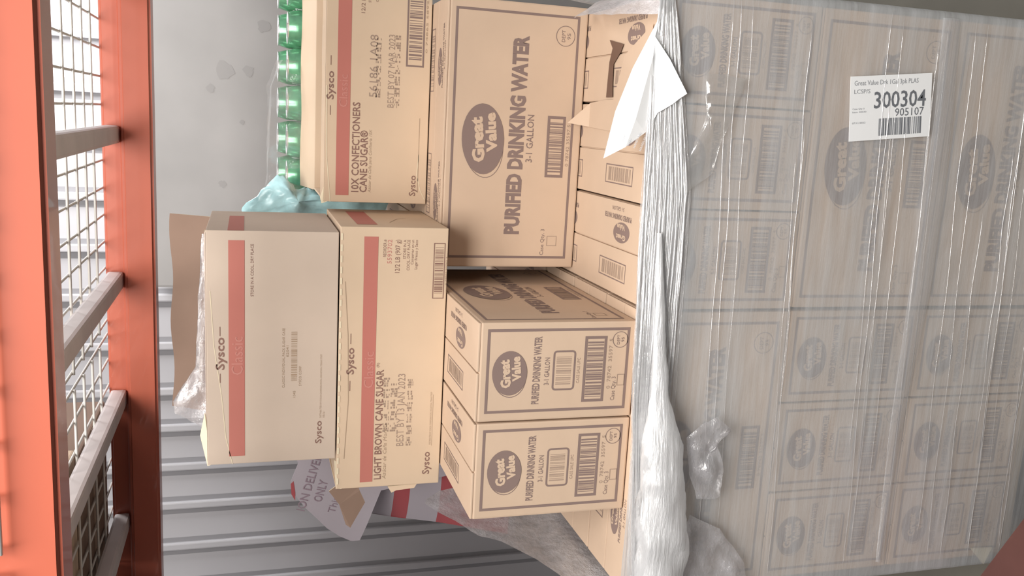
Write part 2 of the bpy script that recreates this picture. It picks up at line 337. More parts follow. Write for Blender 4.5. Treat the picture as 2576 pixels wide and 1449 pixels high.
# ------------------------------------------------------------------ water cases
L, W, H = 0.484, 0.1602, 0.2640
CASES = []
def make_case():
    body = MB(); body.box((-W/2, -L/2, 0), (W/2, L/2, H-0.004), KRAFT, 0.003)
    for s_ in (-1, 1):       # short ends
        F = Face(body, (s_*W/2, s_*L/2, H) if s_ > 0 else (-W/2, -L/2, H), (-W if s_ > 0 else W, 0, 0), (0, 0, -H), (0, s_, 0))
        F.frame(.085, .055, .935, .955, .0045, INK)
        logo(F, .49, .20, .036, .0285, INK, KRAFT)
        F.text('PURIFIED DRINKING WATER', .51, .367, .69*W, .0115, INK, bold=.03)
        F.text('3-1 GALLON', .50, .432, .28*W, .008, INK, bold=.01)
        F.rring(.30, .468, .71, .612, .006, .003, INK)
        F.barcode(.36, .49, .65, .585, INKP, n=18, seed=5)
        F.text('CASE SALE UPC', .50, .632, .26*W, .005, INKP)
        F.frame(.17, .665, .85, .808, .0045, INK)
        F.barcode(.22, .685, .80, .788, INK, n=26, seed=8)
        F.text('0  78742  35597  5', .56, .835, .52*W, .006, INKP)
        F.text('Case Qty. 3', .30, .868, .25*W, .007, INK)
        F.frame(.33, .89, .45, .945-.005, .0012, INKP)
        F.ell(.81, .895, .0135, .0135, INK, ring=.0011)
        F.text('DEPT', .81, .882, .016, .0048, INK); F.text('95', .81, .91, .008, .0048, INK)
    for s_ in (-1, 1):       # long sides
        F = Face(body, (W/2, -L/2, H) if s_ > 0 else (-W/2, L/2, H), (0, L if s_ > 0 else -L, 0), (0, 0, -H), (s_, 0, 0))
        F.frame(.035, .055, .965, .94, .0045, INK)
        logo(F, .49, .28, .064, .040, INK, KRAFT)
        F.text('PURIFIED DRINKING WATER', .505, .52, .75*L, .0265, INK, bold=.05)
        F.text('3-1 GALLON', .50, .62, .18*L, .0125, INK, bold=.01)
        F.frame(.355, .745, .59, .88, .005, INK); F.barcode(.375, .765, .57, .86, INK, n=30, seed=11)
        F.text('0 78742 35597 5', .48, .905, .16*L, .006, INKP)
        F.ell(.89, .84, .0185, .0185, INK, ring=.0012); F.text('DEPT', .89, .825, .021, .0065, INK); F.text('95', .89, .865, .011, .0065, INK)
        F.text('Case Qty. 3', .10, .755, .050, .007, INK); F.frame(.085, .79, .125, .865, .0012, INKP)
    bo = body.build('case_body', None, 'local')
    flaps = []
    for s_ in (1, -1):
        fm = MB(); x0, x1 = (0.0012, W/2-0.001) if s_ > 0 else (-W/2+0.001, -0.0012)
        fm.box((x0, -L/2+0.001, H-0.004), (x1, L/2-0.001, H), KRAFT, 0.0012)
        # reads from the front end towards the back
        F = Face(fm, (x0, -L/2, H), (0, L, 0), (x1-x0, 0, 0), (0, 0, 1)); FW = x1-x0
        if s_ > 0:
            for c0 in (.29, .80):
                F.ell(c0-.05, .34, .034, .0175, INK, 1, rot=-.05); F.text('Great', c0-.05, .24, .040, .0085, KRAFT, 2, bold=.04); F.text('Value', c0-.047, .46, .034, .0085, KRAFT, 2, bold=.04)
                F.text('PURIFIED DRINKING WATER', c0+.02-.03, .66, .115, .0085, INK, bold=.02); F.text('3-1 GALLON', c0-.01, .84, .05, .007, INK)
        else:
            for c0 in (.30, .78):
                F.frame(c0-.12, .30, c0+.12, .72, .002, INK); F.barcode(c0-.10, .36, c0+.10, .66, INKP, n=20, seed=4)
        flaps.append(fm.build('top_flap', None, 'local'))
    return bo, flaps
_body, _flaps = make_case()
_first = [True]
rj = random.Random(4)
def case(cx, cy, z, rz, label, group=None, jit=1.0):
    t = thing('water_case', (cx + rj.uniform(-.0006, .0006)*jit, cy, z), label, 'carton', group, rz)
    t.name = 'water_case'
    for src in [_body] + _flaps:
        o = src if _first[0] else src.copy()
        if not _first[0]: C.objects.link(o)
        o.parent = t; o.location = (0, 0, 0)
    _first[0] = False
    CASES.append(t); return t
P = 0.1628
HQ = math.pi/2
def zl(k): return -0.2655*k       # bottom of layer k (1 = topmost wrapped)
unseen = 'kraft water case packed out of sight inside the load'
ug = 'water cases hidden inside the pallet load'
# loose cases on top
case(-0.588, 0.019+L/2, 0.0005, 0, 'right one of the two unwrapped water cases whose short ends face us')
case(-0.588-P, 0.019+L/2, 0.0005, 0, 'left one of the two unwrapped water cases whose short ends face us')
case(0.0094-L/2, 0.336+W/2, 0.0005, -HQ, 'unwrapped water case with its large long side facing us, under the confectioners sugar carton')
for i in range(3): case(-0.0815-i*P, 0.506+L/2, 0.0005, 0, unseen, ug)
# layer 1
nm = ['rightmost', 'middle', 'leftmost']
for i in range(3): case(-0.0805-i*P, L/2, zl(1), 0, 'wrapped case in the top wrapped layer, %s of its three short ends' % nm[i])
lab = ['wrapped case at left front of the top wrapped layer, its long side facing us',
       'top wrapped layer case just behind its left front case, only its top showing', 'top wrapped layer case third from the front at the left, under the loose cases']
for i in range(3): case(-0.4905-L/2, W/2+i*P, zl(1), -HQ, lab[i])
for k in (1, 2, 3):
    for i in range(3):
        if k % 2: case(-L/2, 0.5+W/2+i*P, zl(k), -HQ, unseen, ug); case(-0.4905-W/2-i*P, 0.5+L/2, zl(k), 0, unseen, ug)
        else: case(-0.0805-i*P, 0.5+L/2, zl(k), 0, unseen, ug); case(-0.4905-L/2, 0.5+W/2+i*P, zl(k), -HQ, unseen, ug)
# layer 2 and 3: long side at the right, three short ends at the left
for k, nmk in ((2, 'second'), (3, 'bottom')):
    case(-L/2, W/2, zl(k), -HQ, ('second wrapped layer case with its long side facing us, behind the white barcode label' if k == 2 else 'bottom wrapped layer case with its long side facing us, right end'))
    for i in (1, 2): case(-L/2, W/2+i*P, zl(k), -HQ, unseen, ug)
    for i in range(3): case(-0.4905-W/2-i*P, L/2, zl(k), 0, 'wrapped case in the %s wrapped layer, %s of its three short ends' % (nmk, nm[i]))

# pallet
t = thing('wooden_pallet', (-0.49, 0.49, -G), 'wooden pallet carrying the film-wrapped water cases, mostly below the picture edge', 'pallet')
for i in range(7):
    b = MB(); y = 0.0+i*0.148; b.box((-0.985, y, -0.8145), (0.01, y+0.09, -0.7975), WOOD, 0.002); b.build('deck_board', t)
for x in (-0.985, -0.51, -0.03):
    b = MB(); b.box((x, 0.0, -G+0.018), (x+0.04, 0.98, -0.8145), WOOD, 0.002); b.build('stringer', t)
for y in (0.0, 0.44, 0.88):
    b = MB(); b.box((-0.985, y, -G), (0.01, y+0.09, -G+0.018), WOOD, 0.002); b.build('bottom_board', t)

# ------------------------------------------------------------------ sugar cartons
def carton_shell(mb, w_, d, h, mt, th=0.004, front_top=None):
    """open box standing on z=0, x from 0..w, y from 0..d"""
    mb.box((0, 0, 0), (w_, th, h), mt, 0.0015); mb.box((0, d-th, 0), (w_, d, h), mt, 0.0015)
    mb.box((0, th, 0), (th, d-th, h), mt, 0.0015); mb.box((w_-th, th, 0), (w_, d-th, h), mt, 0.0015)
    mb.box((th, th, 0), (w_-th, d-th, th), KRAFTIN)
def crease(F, pts, t, mt):
    for (a0, b0), (a1, b1) in zip(pts, pts[1:]): F.poly([(a0, b0+t), (a1, b1+t), (a1, b1-t), (a0, b0-t)], mt)
def place(t, mb, name): return mb.build(name, t, 'local')
def wavy_flap(mb, x0, x1, p0, p1, th, mt, edge, amp=0.002, n=24, seed=0, inner=None):
    """a flap hinged on the line p0 (y,z) reaching p1 (y,z), rippling a little along x"""
    rnd = random.Random(seed); fr = []; bk = []
    dy, dz = p1[0]-p0[0], p1[1]-p0[1]; ln = math.hypot(dy, dz); ny, nz = -dz/ln*th, dy/ln*th
    for i in range(n+1):
        x = x0+(x1-x0)*i/n; o = amp*(math.sin(i*0.9+seed)+rnd.uniform(-.5, .5)); e = 1+0.04*math.sin(i*0.55+seed*2)
        fr.append([(x, p0[0], p0[1]), (x, p0[0]+dy*e/2, p0[1]+dz*e/2+o*.5), (x, p0[0]+dy*e+o, p0[1]+dz*e)])
    for i in range(n):
        a, c = fr[i], fr[i+1]
        for k in range(2):
            mb.poly([a[k], c[k], c[k+1], a[k+1]], inner or mt, True)
            s_ = lambda q: (q[0], q[1]-ny, q[2]-nz)
            mb.poly([s_(a[k+1]), s_(c[k+1]), s_(c[k]), s_(a[k])], mt, True)
        mb.poly([a[2], c[2], s_(c[2]), s_(a[2])], edge)
    for i, f in ((0, fr[0]), (n, fr[n])):
        s_ = lambda q: (q[0], q[1]-ny, q[2]-nz)
        for k in range(2): mb.poly([f[k], f[k+1], s_(f[k+1]), s_(f[k])], edge)

# A: topmost
AW, AD, AH = 0.404, 0.285, 0.2145
A = thing('sugar_carton', (-0.8065, 0.25, 0.4555), 'topmost open carton with red band and mostly blank front, above LIGHT BROWN CANE SUGAR', 'carton', rz=0.0)
b = MB(); carton_shell(b, AW, AD, AH, SUGARL)
F = Face(b, (0, 0, AH), (AW, 0, 0), (0, 0, -AH), (0, -1, 0))
F.rect(.035, .165, .96, .285, RED)
F.text('Classic', .475, .228, .066, .0185, REDL, 2)
F.text('Sysco', .485, .10, .056, .0135, BROWNINK, bold=.02); F.rect(.36, .098, .40, .104, BROWNINK); F.rect(.56, .098, .60, .104, BROWNINK)
F.text('STORE IN A COOL, DRY PLACE', .945, .34, .088, .0048, BROWNINK, align='r')
F.text('CLASSIC INDIVIDUAL PACK SUGAR CASE', .46, .58, .105, .004, FAINT); F.text('62041', .49, .61, .02, .004, FAINT)
F.barcode(.36, .64, .58, .685, FAINT, n=30, seed=2); F.text('1045', .30, .665, .012, .004, FAINT); F.text('SYSCO CORP', .38, .71, .035, .004, FAINT)
F.text('Sysco', .125, .86, .041, .0105, BROWNINK, bold=.015)
F.text('DISTRIBUTED BY SYSCO CORPORATION, HOUSTON, TEXAS 77077', .19, .875, .115, .0028, FAINT, align='l'); F.text('05/21', .19, .90, .012, .0028, FAINT, align='l')
crease(F, [(0, .19), (.12, .14), (.30, .11), (.52, .055), (.75, .03)], .003, EDGE)
Fs = Face(b, (AW, 0, AH), (0, AD, 0), (0, 0, -AH), (1, 0, 0)); Fs.rect(.0, .16, .72, .28, RED)
place(A, b, 'carton_body')
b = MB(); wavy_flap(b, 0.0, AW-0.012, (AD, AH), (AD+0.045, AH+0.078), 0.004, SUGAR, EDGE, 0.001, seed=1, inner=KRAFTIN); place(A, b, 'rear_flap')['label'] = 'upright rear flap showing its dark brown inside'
b = MB(); wavy_flap(b, 0.008, AW-0.004, (0.0, AH), (0.03, AH+0.003), 0.004, SUGARL, EDGE, 0.0012, seed=4); place(A, b, 'front_flap')['label'] = 'front flap folded inward with a pale crease'
b = MB(); b.slab([(0.0, 0.0, AH-0.005), (-0.002, 0.002, AH+0.0), (0.012, 0.01, AH+0.004), (0.05, 0.012, AH+0.012), (0.09, 0.01, AH+0.004), (0.05, 0.0, AH-0.001)], (0, -1, .3), 0.003, EDGE); place(A, b, 'torn_flap_edge')['label'] = 'pale torn end of the flap'

# clear plastic bag poking out of A
def crumple(mb, rows, cols, fn, amp, freq, mt, seed=0, th=None):
    vs = []; fs = []
    for j in range(rows+1):
        for i in range(cols+1):
            p = Vector(fn(i/cols, j/rows)); q = p*freq + Vector((seed*3.1, seed*1.7, seed))
            n = noise.noise_vector(q) + 0.5*noise.noise_vector(q*2.3)
            vs.append(p + Vector((n.x*amp*.6, n.y*amp, n.z*amp*.6)))
    for j in range(rows):
        for i in range(cols): a = j*(cols+1)+i; fs.append((a, a+1, a+cols+2, a+cols+1))
    mb.mesh(vs, fs, mt, True)
def bag_surface(poly, y, bulge, n=26, amp=0.006, freq=30, mt=None, mb=None, seed=0):
    """closed pillow: outline in the x-z plane given a thickness that swells in the middle and crumples"""
    P_ = [Vector((p[0], p[1])) for p in poly]; c = sum(P_, Vector((0, 0)))/len(P_); k = len(P_)
    for sgn in (-1, 1):
        vs = []; fs = []; R = 9; N = k*4
        for r in range(R+1):
            f = r/R
            for i in range(N):
                a = P_[i//4 % k]; d = P_[(i//4+1) % k]; e = a.lerp(d, (i % 4)/4); q = c.lerp(e, f)
                yy = y + sgn*bulge*math.sqrt(max(0, 1-f*f))
                p = Vector((q.x, yy, q.y)); nn = noise.noise_vector(p*freq+Vector((seed, seed, seed))) + .5*noise.noise_vector(p*freq*2.7)
                vs.append(p + Vector((nn.x*amp*.5*f, nn.y*amp*(1 if f < 1 else 0), nn.z*amp*.5*f)))
        for r in range(R):
            for i in range(N): fs.append((r*N+i, r*N+(i+1) % N, (r+1)*N+(i+1) % N, (r+1)*N+i) if sgn < 0 else ((r+1)*N+i, (r+1)*N+(i+1) % N, r*N+(i+1) % N, r*N+i))
        mb.mesh(vs, fs, mt, True)
b = MB(); bag_surface([(-0.780, .66), (-0.43, .66), (-0.43, .683), (-0.60, .686), (-0.725, .690), (-0.742, .715), (-0.738, .736), (-0.760, .732), (-0.778, .705), (-0.790, .685)], 0.40, 0.012, amp=.008, mt=FILMC, mb=b)
tag(b.build('plastic_bag'), 'crinkled clear plastic bag poking out of the topmost open carton', 'bag')

# B: light brown cane sugar
BW, BD, BH = 0.472, 0.28, 0.1865
B = thing('sugar_carton', (-0.8645, 0.249, 0.2668), 'carton printed LIGHT BROWN CANE SUGAR, directly under the topmost carton', 'carton', rz=0.0)
b = MB(); carton_shell(b, BW, BD, BH, SUGAR)
b.box((0.004, 0.004, BH-0.006), (BW-0.004, BD-0.004, BH-0.002), SUGAR)
F = Face(b, (0, 0, BH), (BW, 0, 0), (0, 0, -BH), (0, -1, 0))
F.poly([(.022, .345), (.965, .345), (.965, .215), (.022, .225)], RED)
F.text('Classic', .465, .285, .066, .0165, REDL, 2)
F.text('Sysco', .50, .11, .048, .0125, BROWNINK, bold=.02); F.rect(.385, .108, .425, .115, BROWNINK); F.rect(.565, .108, .605, .115, BROWNINK)
F.text('LIGHT BROWN CANE SUGAR', .03, .392, .205, .0125, BROWNINK, bold=.018, align='l'); F.text('(R)', .474, .37, .008, .0045, BROWNINK, align='l')
F.text('Azúcar de Caña Morena', .03, .455, .105, .0065, FAINT, align='l', shear=.2)
F.dots(.22, .43, .105, .011, INKP, 3); F.dots(.22, .50, .09, .012, INKP, 4)
F.text('BEST BY 13 JAN 2023', .16, .60, .135, .013, INKP, align='l'); F.dots(.16, .66, .13, .010, INKP, 9)
F.text('REORDER #', .955, .405, .03, .005, BROWNINK, align='r'); F.text('5593702', .955, .45, .042, .0075, REDL, align='r')
F.text('12/2 LB (907 g)', .955, .525, .058, .0082, BROWNINK, align='r')
for i, s_ in enumerate(('STORE IN A', 'COOL, DRY PLACE', 'Conservar en un', 'Lugar Fresco y Seco')): F.text(s_, .955, .59+i*.036, None, .0048, BROWNINK, align='r')
F.frame(.735, .865, .945, .975, .0016, BROWNINK); F.barcode(.755, .88, .93, .96, BROWNINK, n=34, seed=21)
F.text('0 74865 93702 3', .84, .99, .05, .0026, FAINT)
F.text('Sysco', .085, .865, .043, .0125, BROWNINK, bold=.015); F.text('DISTRIBUTED BY SYSCO CORPORATION, HOUSTON, TEXAS 77077', .16, .895, .10, .0028, FAINT, align='l')
F.rect(.155, .912, .36, .915, FAINT)
for i in range(24):      # perforated tear line along the top edge
    F.rect(.02+i*.0405, .004, .02+i*.0405+.024, .022, EDGE, 2)
crease(F, [(.12, .07), (.35, .10), (.6, .085), (.8, .05)], .003, FAINT)
Fs = Face(b, (BW, 0, BH), (0, BD, 0), (0, 0, -BH), (1, 0, 0)); Fs.rect(.12, .17, .85, .36, RED); crease(Fs, [(.25, .5), (.45, .62), (.5, .72)], .004, FAINT)
place(B, b, 'carton_body')
b = MB(); b.slab([(.004, .004, BH+.0), (-.004, .002, BH+.012), (-.028, -.003, BH-.006), (-.066, -.006, BH-.018), (-.072, -.008, BH-.026), (-.028, -.002, BH-.052), (-.006, 0, BH-.042), (0.0, 0.002, BH-.04)], (0, -1, .1), 0.003, KRAFTIN, EDGE)
place(B, b, 'torn_end_flap')['label'] = 'torn end flap hanging open, brown inside showing'
b = MB(); b.slab([(-.001, .0, .094), (-.013, -.001, .087), (-.009, -.001, .078), (-.007, 0, .045), (0, .002, .04)], (0, -1, 0), 0.003, SUGAR, EDGE); place(B, b, 'torn_tab')
b = MB(); b.slab([(.0, .001, BH), (.03, 0, BH+.002), (.055, .0, BH+.004), (.05, .001, BH-.004), (.0, .0, BH-.01)], (0, -1, 0), 0.002, EDGE); place(B, b, 'torn_top_lip')

# C: confectioners sugar
CW, CD, CH = 0.436, 0.262, 0.1975
Cc = thing('sugar_carton', (-0.3725, 0.47, 0.2668), 'carton printed 10X CONFECTIONERS CANE SUGAR, above the large-lettered water case', 'carton', rz=0.0)
b = MB(); carton_shell(b, CW, CD, CH, SUGAR)
F = Face(b, (0, 0, CH), (CW, 0, 0), (0, 0, -CH), (0, -1, 0))
F.rect(.03, .11, 1.0, .235, RED); F.text('Classic', .48, .17, .06, .0155, REDL, 2)
F.text('Sysco', .50, .045, .052, .0125, BROWNINK, bold=.018); F.rect(.375, .045, .415, .052, BROWNINK); F.rect(.585, .045, .625, .052, BROWNINK)
F.text('10X CONFECTIONERS', .045, .295, .170, .0135, BROWNINK, bold=.018, align='l'); F.text('CANE SUGAR®', .045, .375, .118, .0135, BROWNINK, bold=.018, align='l')
F.text('Azúcar de Caña para Confitería 10X', .045, .435, .12, .0055, FAINT, align='l', shear=.2)
F.text('56186 1A08', .46, .45, .115, .015, INKP, align='l'); F.dots(.46, .47, .11, .010, INKP, 31)
F.text('BEST BY 07 MAR 2023', .42, .62, .135, .012, INKP, align='l'); F.dots(.42, .655, .135, .010, INKP, 33)
F.frame(.60, .76, .98, .935, .0032, INK); F.barcode(.63, .785, .95, .91, INK, n=34, seed=23)
F.text('0 74865 58921 7', .80, .955, .12, .0035, FAINT)
F.text('12/2 LB (907 g)', .97, .34, .07, .007, BROWNINK, align='r')
for i, s_ in enumerate(('STORE IN A COOL', 'DRY PLACE', 'Conservar en Lugar')): F.text(s_, .97, .40+i*.035, None, .0045, BROWNINK, align='r')
F.text('Sysco', .035, .86, .04, .012, BROWNINK, bold=.015, align='l'); F.rect(.05, .91, .38, .915, FAINT)
crease(F, [(.02, .985), (.06, .94), (.13, .90), (.22, .915)], .004, EDGE)
crease(F, [(0, .06), (.2, .02), (.5, .012)], .004, EDGE)
place(Cc, b, 'carton_body')
b = MB(); wavy_flap(b, 0.0, CW, (CD, CH), (CD+0.105, CH+0.024), 0.004, SUGAR, EDGE, 0.0022, seed=3, inner=SUGAR); place(Cc, b, 'rear_flap')['label'] = 'rear flap leaning back with a wavy edge'
b = MB(); wavy_flap(b, 0.0, CW, (0.0, CH), (0.035, CH+0.004), 0.004, SUGAR, EDGE, 0.0035, seed=6); place(Cc, b, 'front_flap')['label'] = 'crumpled front flap folded inward'
b = MB(); b.slab([(.0, .0, CH-.006), (-.004, .002, CH+.004), (.008, .004, CH+.007), (.03, .002, CH+.0), (.012, 0, CH-.012)], (0, -1, .2), .003, EDGE); place(Cc, b, 'crushed_corner')

# ------------------------------------------------------------------ cans
def make_can(cx, cy, z, h, label, group, rz, word):
    t = thing('drink_can', (cx, cy, z), label, 'can', group, rz); r = 0.0405
    b = MB(); b.lathe((0, 0, 0), [(0, .004), (r*.80, 0), (r*.9, .004), (r, .014), (r, h-.026), (r*.985, h-.022), (r*.90, h-.008), (r*.86, h-.003)], GREEN, 32)
    th = [(-.55, .9)]
    vs, fs, x0, x1 = glyphs(word, .02, .3); sc_ = .030
    for rot0 in (0, 2.1, 4.2):
        V = []
        for x, y in vs:
            a = rot0 - 1.9 + (x-x0)*sc_/r*1.0; V.append(((r+.0004)*math.cos(a), (r+.0004)*math.sin(a), h*.52 + y*sc_ + (x-x0)*.006))
        b.mesh(V, fs, CANWHITE)
    b.build('can_body', t, 'local')
    b = MB(); b.lathe((0, 0, 0), [(r*.86, h-.003), (r*.885, h-.001), (r*.87, h+.0005), (r*.82, h-.001), (r*.80, h-.006), (0, h-.0055)], RIM, 32); b.build('can_lid', t, 'local')
    return t
def copy_thing(src, loc, label, group, rz):
    o = src.copy(); C.objects.link(o); o.location = Vector(loc)+Vector((0, 0, G)); o.rotation_euler = (0, 0, rz); o['label'] = label
    if group: o['group'] = group
    for ch in src.children:
        c = ch.copy(); C.objects.link(c); c.parent = o
    return o
cg = 'green drink cans stacked behind the confectioners sugar'
front_x = [0.062, -0.022, -0.105, -0.188, -0.272, -0.355]
hcan = 0.1255; z0 = 0.2660
pos = ['at the right picture edge', 'second from the right picture edge', 'third from the right picture edge', 'third from the teal bag', 'second from the teal bag', 'nearest the teal bag']
c0 = None
for i, x in enumerate(front_x):
    for tier in (0, 1):
        lb = ('green drink can in the front upper row, %s' % pos[i]) if tier else 'green drink can hidden in the lower tier behind the sugar carton flap'
        if c0 is None: c0 = make_can(x, 0.888, z0, hcan, lb, cg, .3, 'starz'); continue
        copy_thing(c0, (x, 0.888, z0+tier*(hcan+.0006)), lb, cg, .3+i*1.3+tier)
c1 = make_can(-0.19, 0.975-.003, z0+2*(hcan+.0006)-.1, .1215, 'x', cg, 1, 'clam')
bx = [(-0.188, 'rear'), (-0.270, 'rear'), (-0.352, 'rear')]
for i, x in enumerate((-.105, -.022, .062)): copy_thing(c1, (x, .9722, z0+.148), 'green drink can in the rear row, toward the right picture edge', cg, 5+i)
pr = ['right', 'middle', 'left']
for i, (x, _) in enumerate(bx):
    lb = 'taller green can peeking over the front row, %s one of the three at the rear' % pr[i]
    if i == 0: c1['label'] = lb; c1.location = (x, .9722, z0+.148+G); 
    else: copy_thing(c1, (x, .9722, z0+.148), lb, cg, 1+i)
# tray under the rear cans
b = MB(); b.box((-0.395, 0.9312, 0.2665), (0.105, 1.014, 0.4135), KRAFT, .002); tag(b.build('can_tray'), 'low kraft tray lifting the rear row of green cans', 'tray')
b = MB()
def shr(u, v):
    x = -0.395+u*.30; return (x, 0.845+.01*math.sin(u*9), .41 + v*(.152 - .02*max(0, (u-.8)*5)))
crumple(b, 10, 30, shr, .006, 25, FILMT, 5)
crumple(b, 8, 30, lambda u, v: (-0.395+u*.30, .845+v*.17, .562-.012*u-.02*max(0, (u-.8)*5)), .006, 25, FILMT, 5)
tag(b.build('shrink_wrap'), 'clear shrink wrap drawn over the stacked green cans', 'plastic wrap')

# teal plastic bag
b = MB(); bag_surface([(-.455, .30), (-.395, .30), (-.39, .43), (-.378, .470), (-.366, .482), (-.376, .505), (-.352, .520), (-.350, .537), (-.362, .552), (-.385, .578), (-.422, .612), (-.445, .618), (-.47, .60), (-.47, .45)], 0.775, 0.022, amp=.022, freq=24, mt=TEAL, mb=b, seed=3)
o = tag(b.build('plastic_bag'), 'crumpled pale teal plastic bag between the topmost carton and the green cans', 'bag')

# ------------------------------------------------------------------ white sack and paper sign at the left rear
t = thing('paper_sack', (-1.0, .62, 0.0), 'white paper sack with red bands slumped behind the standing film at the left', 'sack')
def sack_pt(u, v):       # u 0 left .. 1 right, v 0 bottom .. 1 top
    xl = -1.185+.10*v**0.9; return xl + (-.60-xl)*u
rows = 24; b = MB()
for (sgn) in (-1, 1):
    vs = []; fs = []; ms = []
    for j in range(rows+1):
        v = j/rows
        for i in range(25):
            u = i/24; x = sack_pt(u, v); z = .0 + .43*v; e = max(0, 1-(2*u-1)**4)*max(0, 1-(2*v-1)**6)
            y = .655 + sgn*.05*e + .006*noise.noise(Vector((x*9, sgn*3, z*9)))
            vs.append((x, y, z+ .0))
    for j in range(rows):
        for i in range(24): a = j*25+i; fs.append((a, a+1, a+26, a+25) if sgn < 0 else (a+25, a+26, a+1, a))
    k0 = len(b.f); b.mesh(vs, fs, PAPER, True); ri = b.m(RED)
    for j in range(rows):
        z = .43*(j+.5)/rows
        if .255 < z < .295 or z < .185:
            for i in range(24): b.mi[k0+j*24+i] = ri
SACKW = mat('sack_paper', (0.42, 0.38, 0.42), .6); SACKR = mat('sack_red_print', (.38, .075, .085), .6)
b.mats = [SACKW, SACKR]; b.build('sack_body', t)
t = thing('paper_sign', (-1.0, .585, .0), 'white sign sheet reading DELIVERY ONLY, tilted against the sack behind the torn carton flap', 'sign')
b = MB(); pg = [(-.86, .50), (-.925, .512), (-.945, .500), (-.987, .516), (-1.012, .512), (-1.02, .505), (-1.049, .484), (-1.072, .462), (-1.099, .438), (-1.12, .41), (-1.133, .385), (-1.133, .366), (-1.10, .352), (-1.018, .322), (-.96, .0), (-.86, .0)]
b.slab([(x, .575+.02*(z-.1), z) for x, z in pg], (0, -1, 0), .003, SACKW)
o3 = Vector((-1.0, .5745+.02*.3, .40)); th = math.radians(-17)
F = Face(b, (-1.15, .5835, .52), (.3, 0, 0), (0, -.004, -.2), (0, -1, 0))
SG = mat('sign_ink', (.27, .20, .24), .7)
F.text('ION DELIVERY', .555, .225, .145, .018, SG, 3, bold=.01, rot=.28); F.text('ONLY', .465, .335, .050, .018, SG, 3, bold=.01, rot=.28); F.text('This', .35, .475, .036, .016, SG, 3, rot=.28)
F.poly([(.40, .07), (.45, .03), (.53, .022), (.55, .05), (.46, .07)], SACKR, 2)
b.build('sign_sheet', t)

# ------------------------------------------------------------------ things low in the frame
t = thing('red_crate', (-1.0, -0.245, -G), 'dark red plastic crate on the floor at the lower left corner of the pallet', 'crate')
b = MB(); bm = bmesh.new(); bmesh.ops.create_cube(bm, size=1)
for v in bm.verts: v.co = Vector((v.co.x*.34, v.co.y*.34, (v.co.z+.5)*.225))
bmesh.ops.bevel(bm, geom=bm.edges[:], offset=.02, segments=3, affect='EDGES')
b.addbm(bm, REDBIN, False, Matrix.Rotation(-.447, 4, 'Z')); b.build('crate_body', t, 'local')
b = MB(); bm = bmesh.new(); bmesh.ops.create_cube(bm, size=1)
for v in bm.verts: v.co = Vector((v.co.x*.36, v.co.y*.36, (v.co.z+.5)*.012+.225))
bmesh.ops.bevel(bm, geom=bm.edges[:], offset=.008, segments=2, affect='EDGES')
b.addbm(bm, REDBIN, False, Matrix.Rotation(-.447, 4, 'Z')); b.build('crate_lid', t, 'local')

# ------------------------------------------------------------------ paper on the wrapped edge, kraft sheet
WP = mat('dunnage_paper', (.98, .99, 1.0), .35, coat=.3)
t = thing('packing_paper', (-.13, 0, .004), 'bright white crumpled paper sheet tucked under the film edge at the upper right', 'paper')
b = MB()
A0, A1, A2, A3, A4 = (-.043, -.016, .023), (-.114, .012, .046), (-.180, .020, .066), (-.251, .012, .083), (-.232, -.004, .055)
M1, M2 = (-.10, -.022, .030), (-.19, -.018, .048)
b.slab([A0, A1, M1], (0, -1, .3), .0008, WP); b.slab([A1, A2, M2, M1], (0, -1, .3), .0008, WP); b.slab([A2, A3, A4, M2], (0, -1, .3), .0008, WP)
b.slab([M1, M2, (-.192, -.010, .012), (-.12, -.012, .008), (-.07, -.014, .012), A0], (0, -1, .3), .0008, WP); b.slab([M2, A4, (-.209, -.008, .026), (-.192, -.010, .012)], (0, -1, .3), .0008, WP)
b.build('paper_sheet', t)
b = MB(); b.slab([(-.055, -.018, .024), (-.069, -.022, .029), (-.10, -.026, .004), (-.148, -.024, -.030), (-.157, -.022, -.018), (-.165, -.022, -.008), (-.179, -.02, .014), (-.195, -.018, .022), (-.12, -.02, .03)], (0, -1, .5), .001, WP)
b.build('folded_corner', t)
b = MB(); F = Face(b, (-.235, -.0035, .072), (.09, -.006, -.028), (-.018, -.004, -.05), (0, -1, .3))
PF = mat('faded_print', (.66, .68, .72), .6)
for i in range(4): F.text('HANDLING UNIT PACKING SLIP', .5, .12+i*.2, .07, .0035, PF, 4)
b.build('faded_text', t)
b = MB(); b.slab([(-.157, .185, .0022), (-.085, .150, .0022), (-.043, .048, .0022), (-.207, .053, .0022), (-.210, .20, .0022), (-.205, .29, .003), (-.162, .29, .003), (-.157, .22, .0022)][::-1], (0, 0, 1), .001, KRAFT); b.slab([(-.162, .29, .003), (-.205, .29, .003), (-.200, .332, .030)], (0, -.5, 1), .001, KRAFT)
tag(b.build('kraft_sheet'), 'loose kraft paper sheet lying on the right top of the wrapped layer', 'cardboard')
tc_ = [c for c in CASES if 'rightmost' in c['label'] and 'top wrapped' in c['label']][0]
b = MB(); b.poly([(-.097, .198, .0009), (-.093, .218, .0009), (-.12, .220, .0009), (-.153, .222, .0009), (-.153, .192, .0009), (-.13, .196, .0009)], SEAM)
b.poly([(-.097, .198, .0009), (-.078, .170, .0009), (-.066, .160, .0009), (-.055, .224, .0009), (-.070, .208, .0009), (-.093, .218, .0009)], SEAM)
b.build('torn_opening', tc_)['label'] = 'dark torn opening in the case top'
bc_ = [c for c in CASES if 'bottom wrapped' in c['label'] and 'leftmost' in c['label']][0]
b = MB(); b.slab([(-.955, -.008, -.717), (-.99, -.010, -.752), (-.958, -.008, -.768)], (0, -1, 0), .003, EDGE); b.build('torn_corner', bc_)['label'] = 'pale torn cardboard corner'

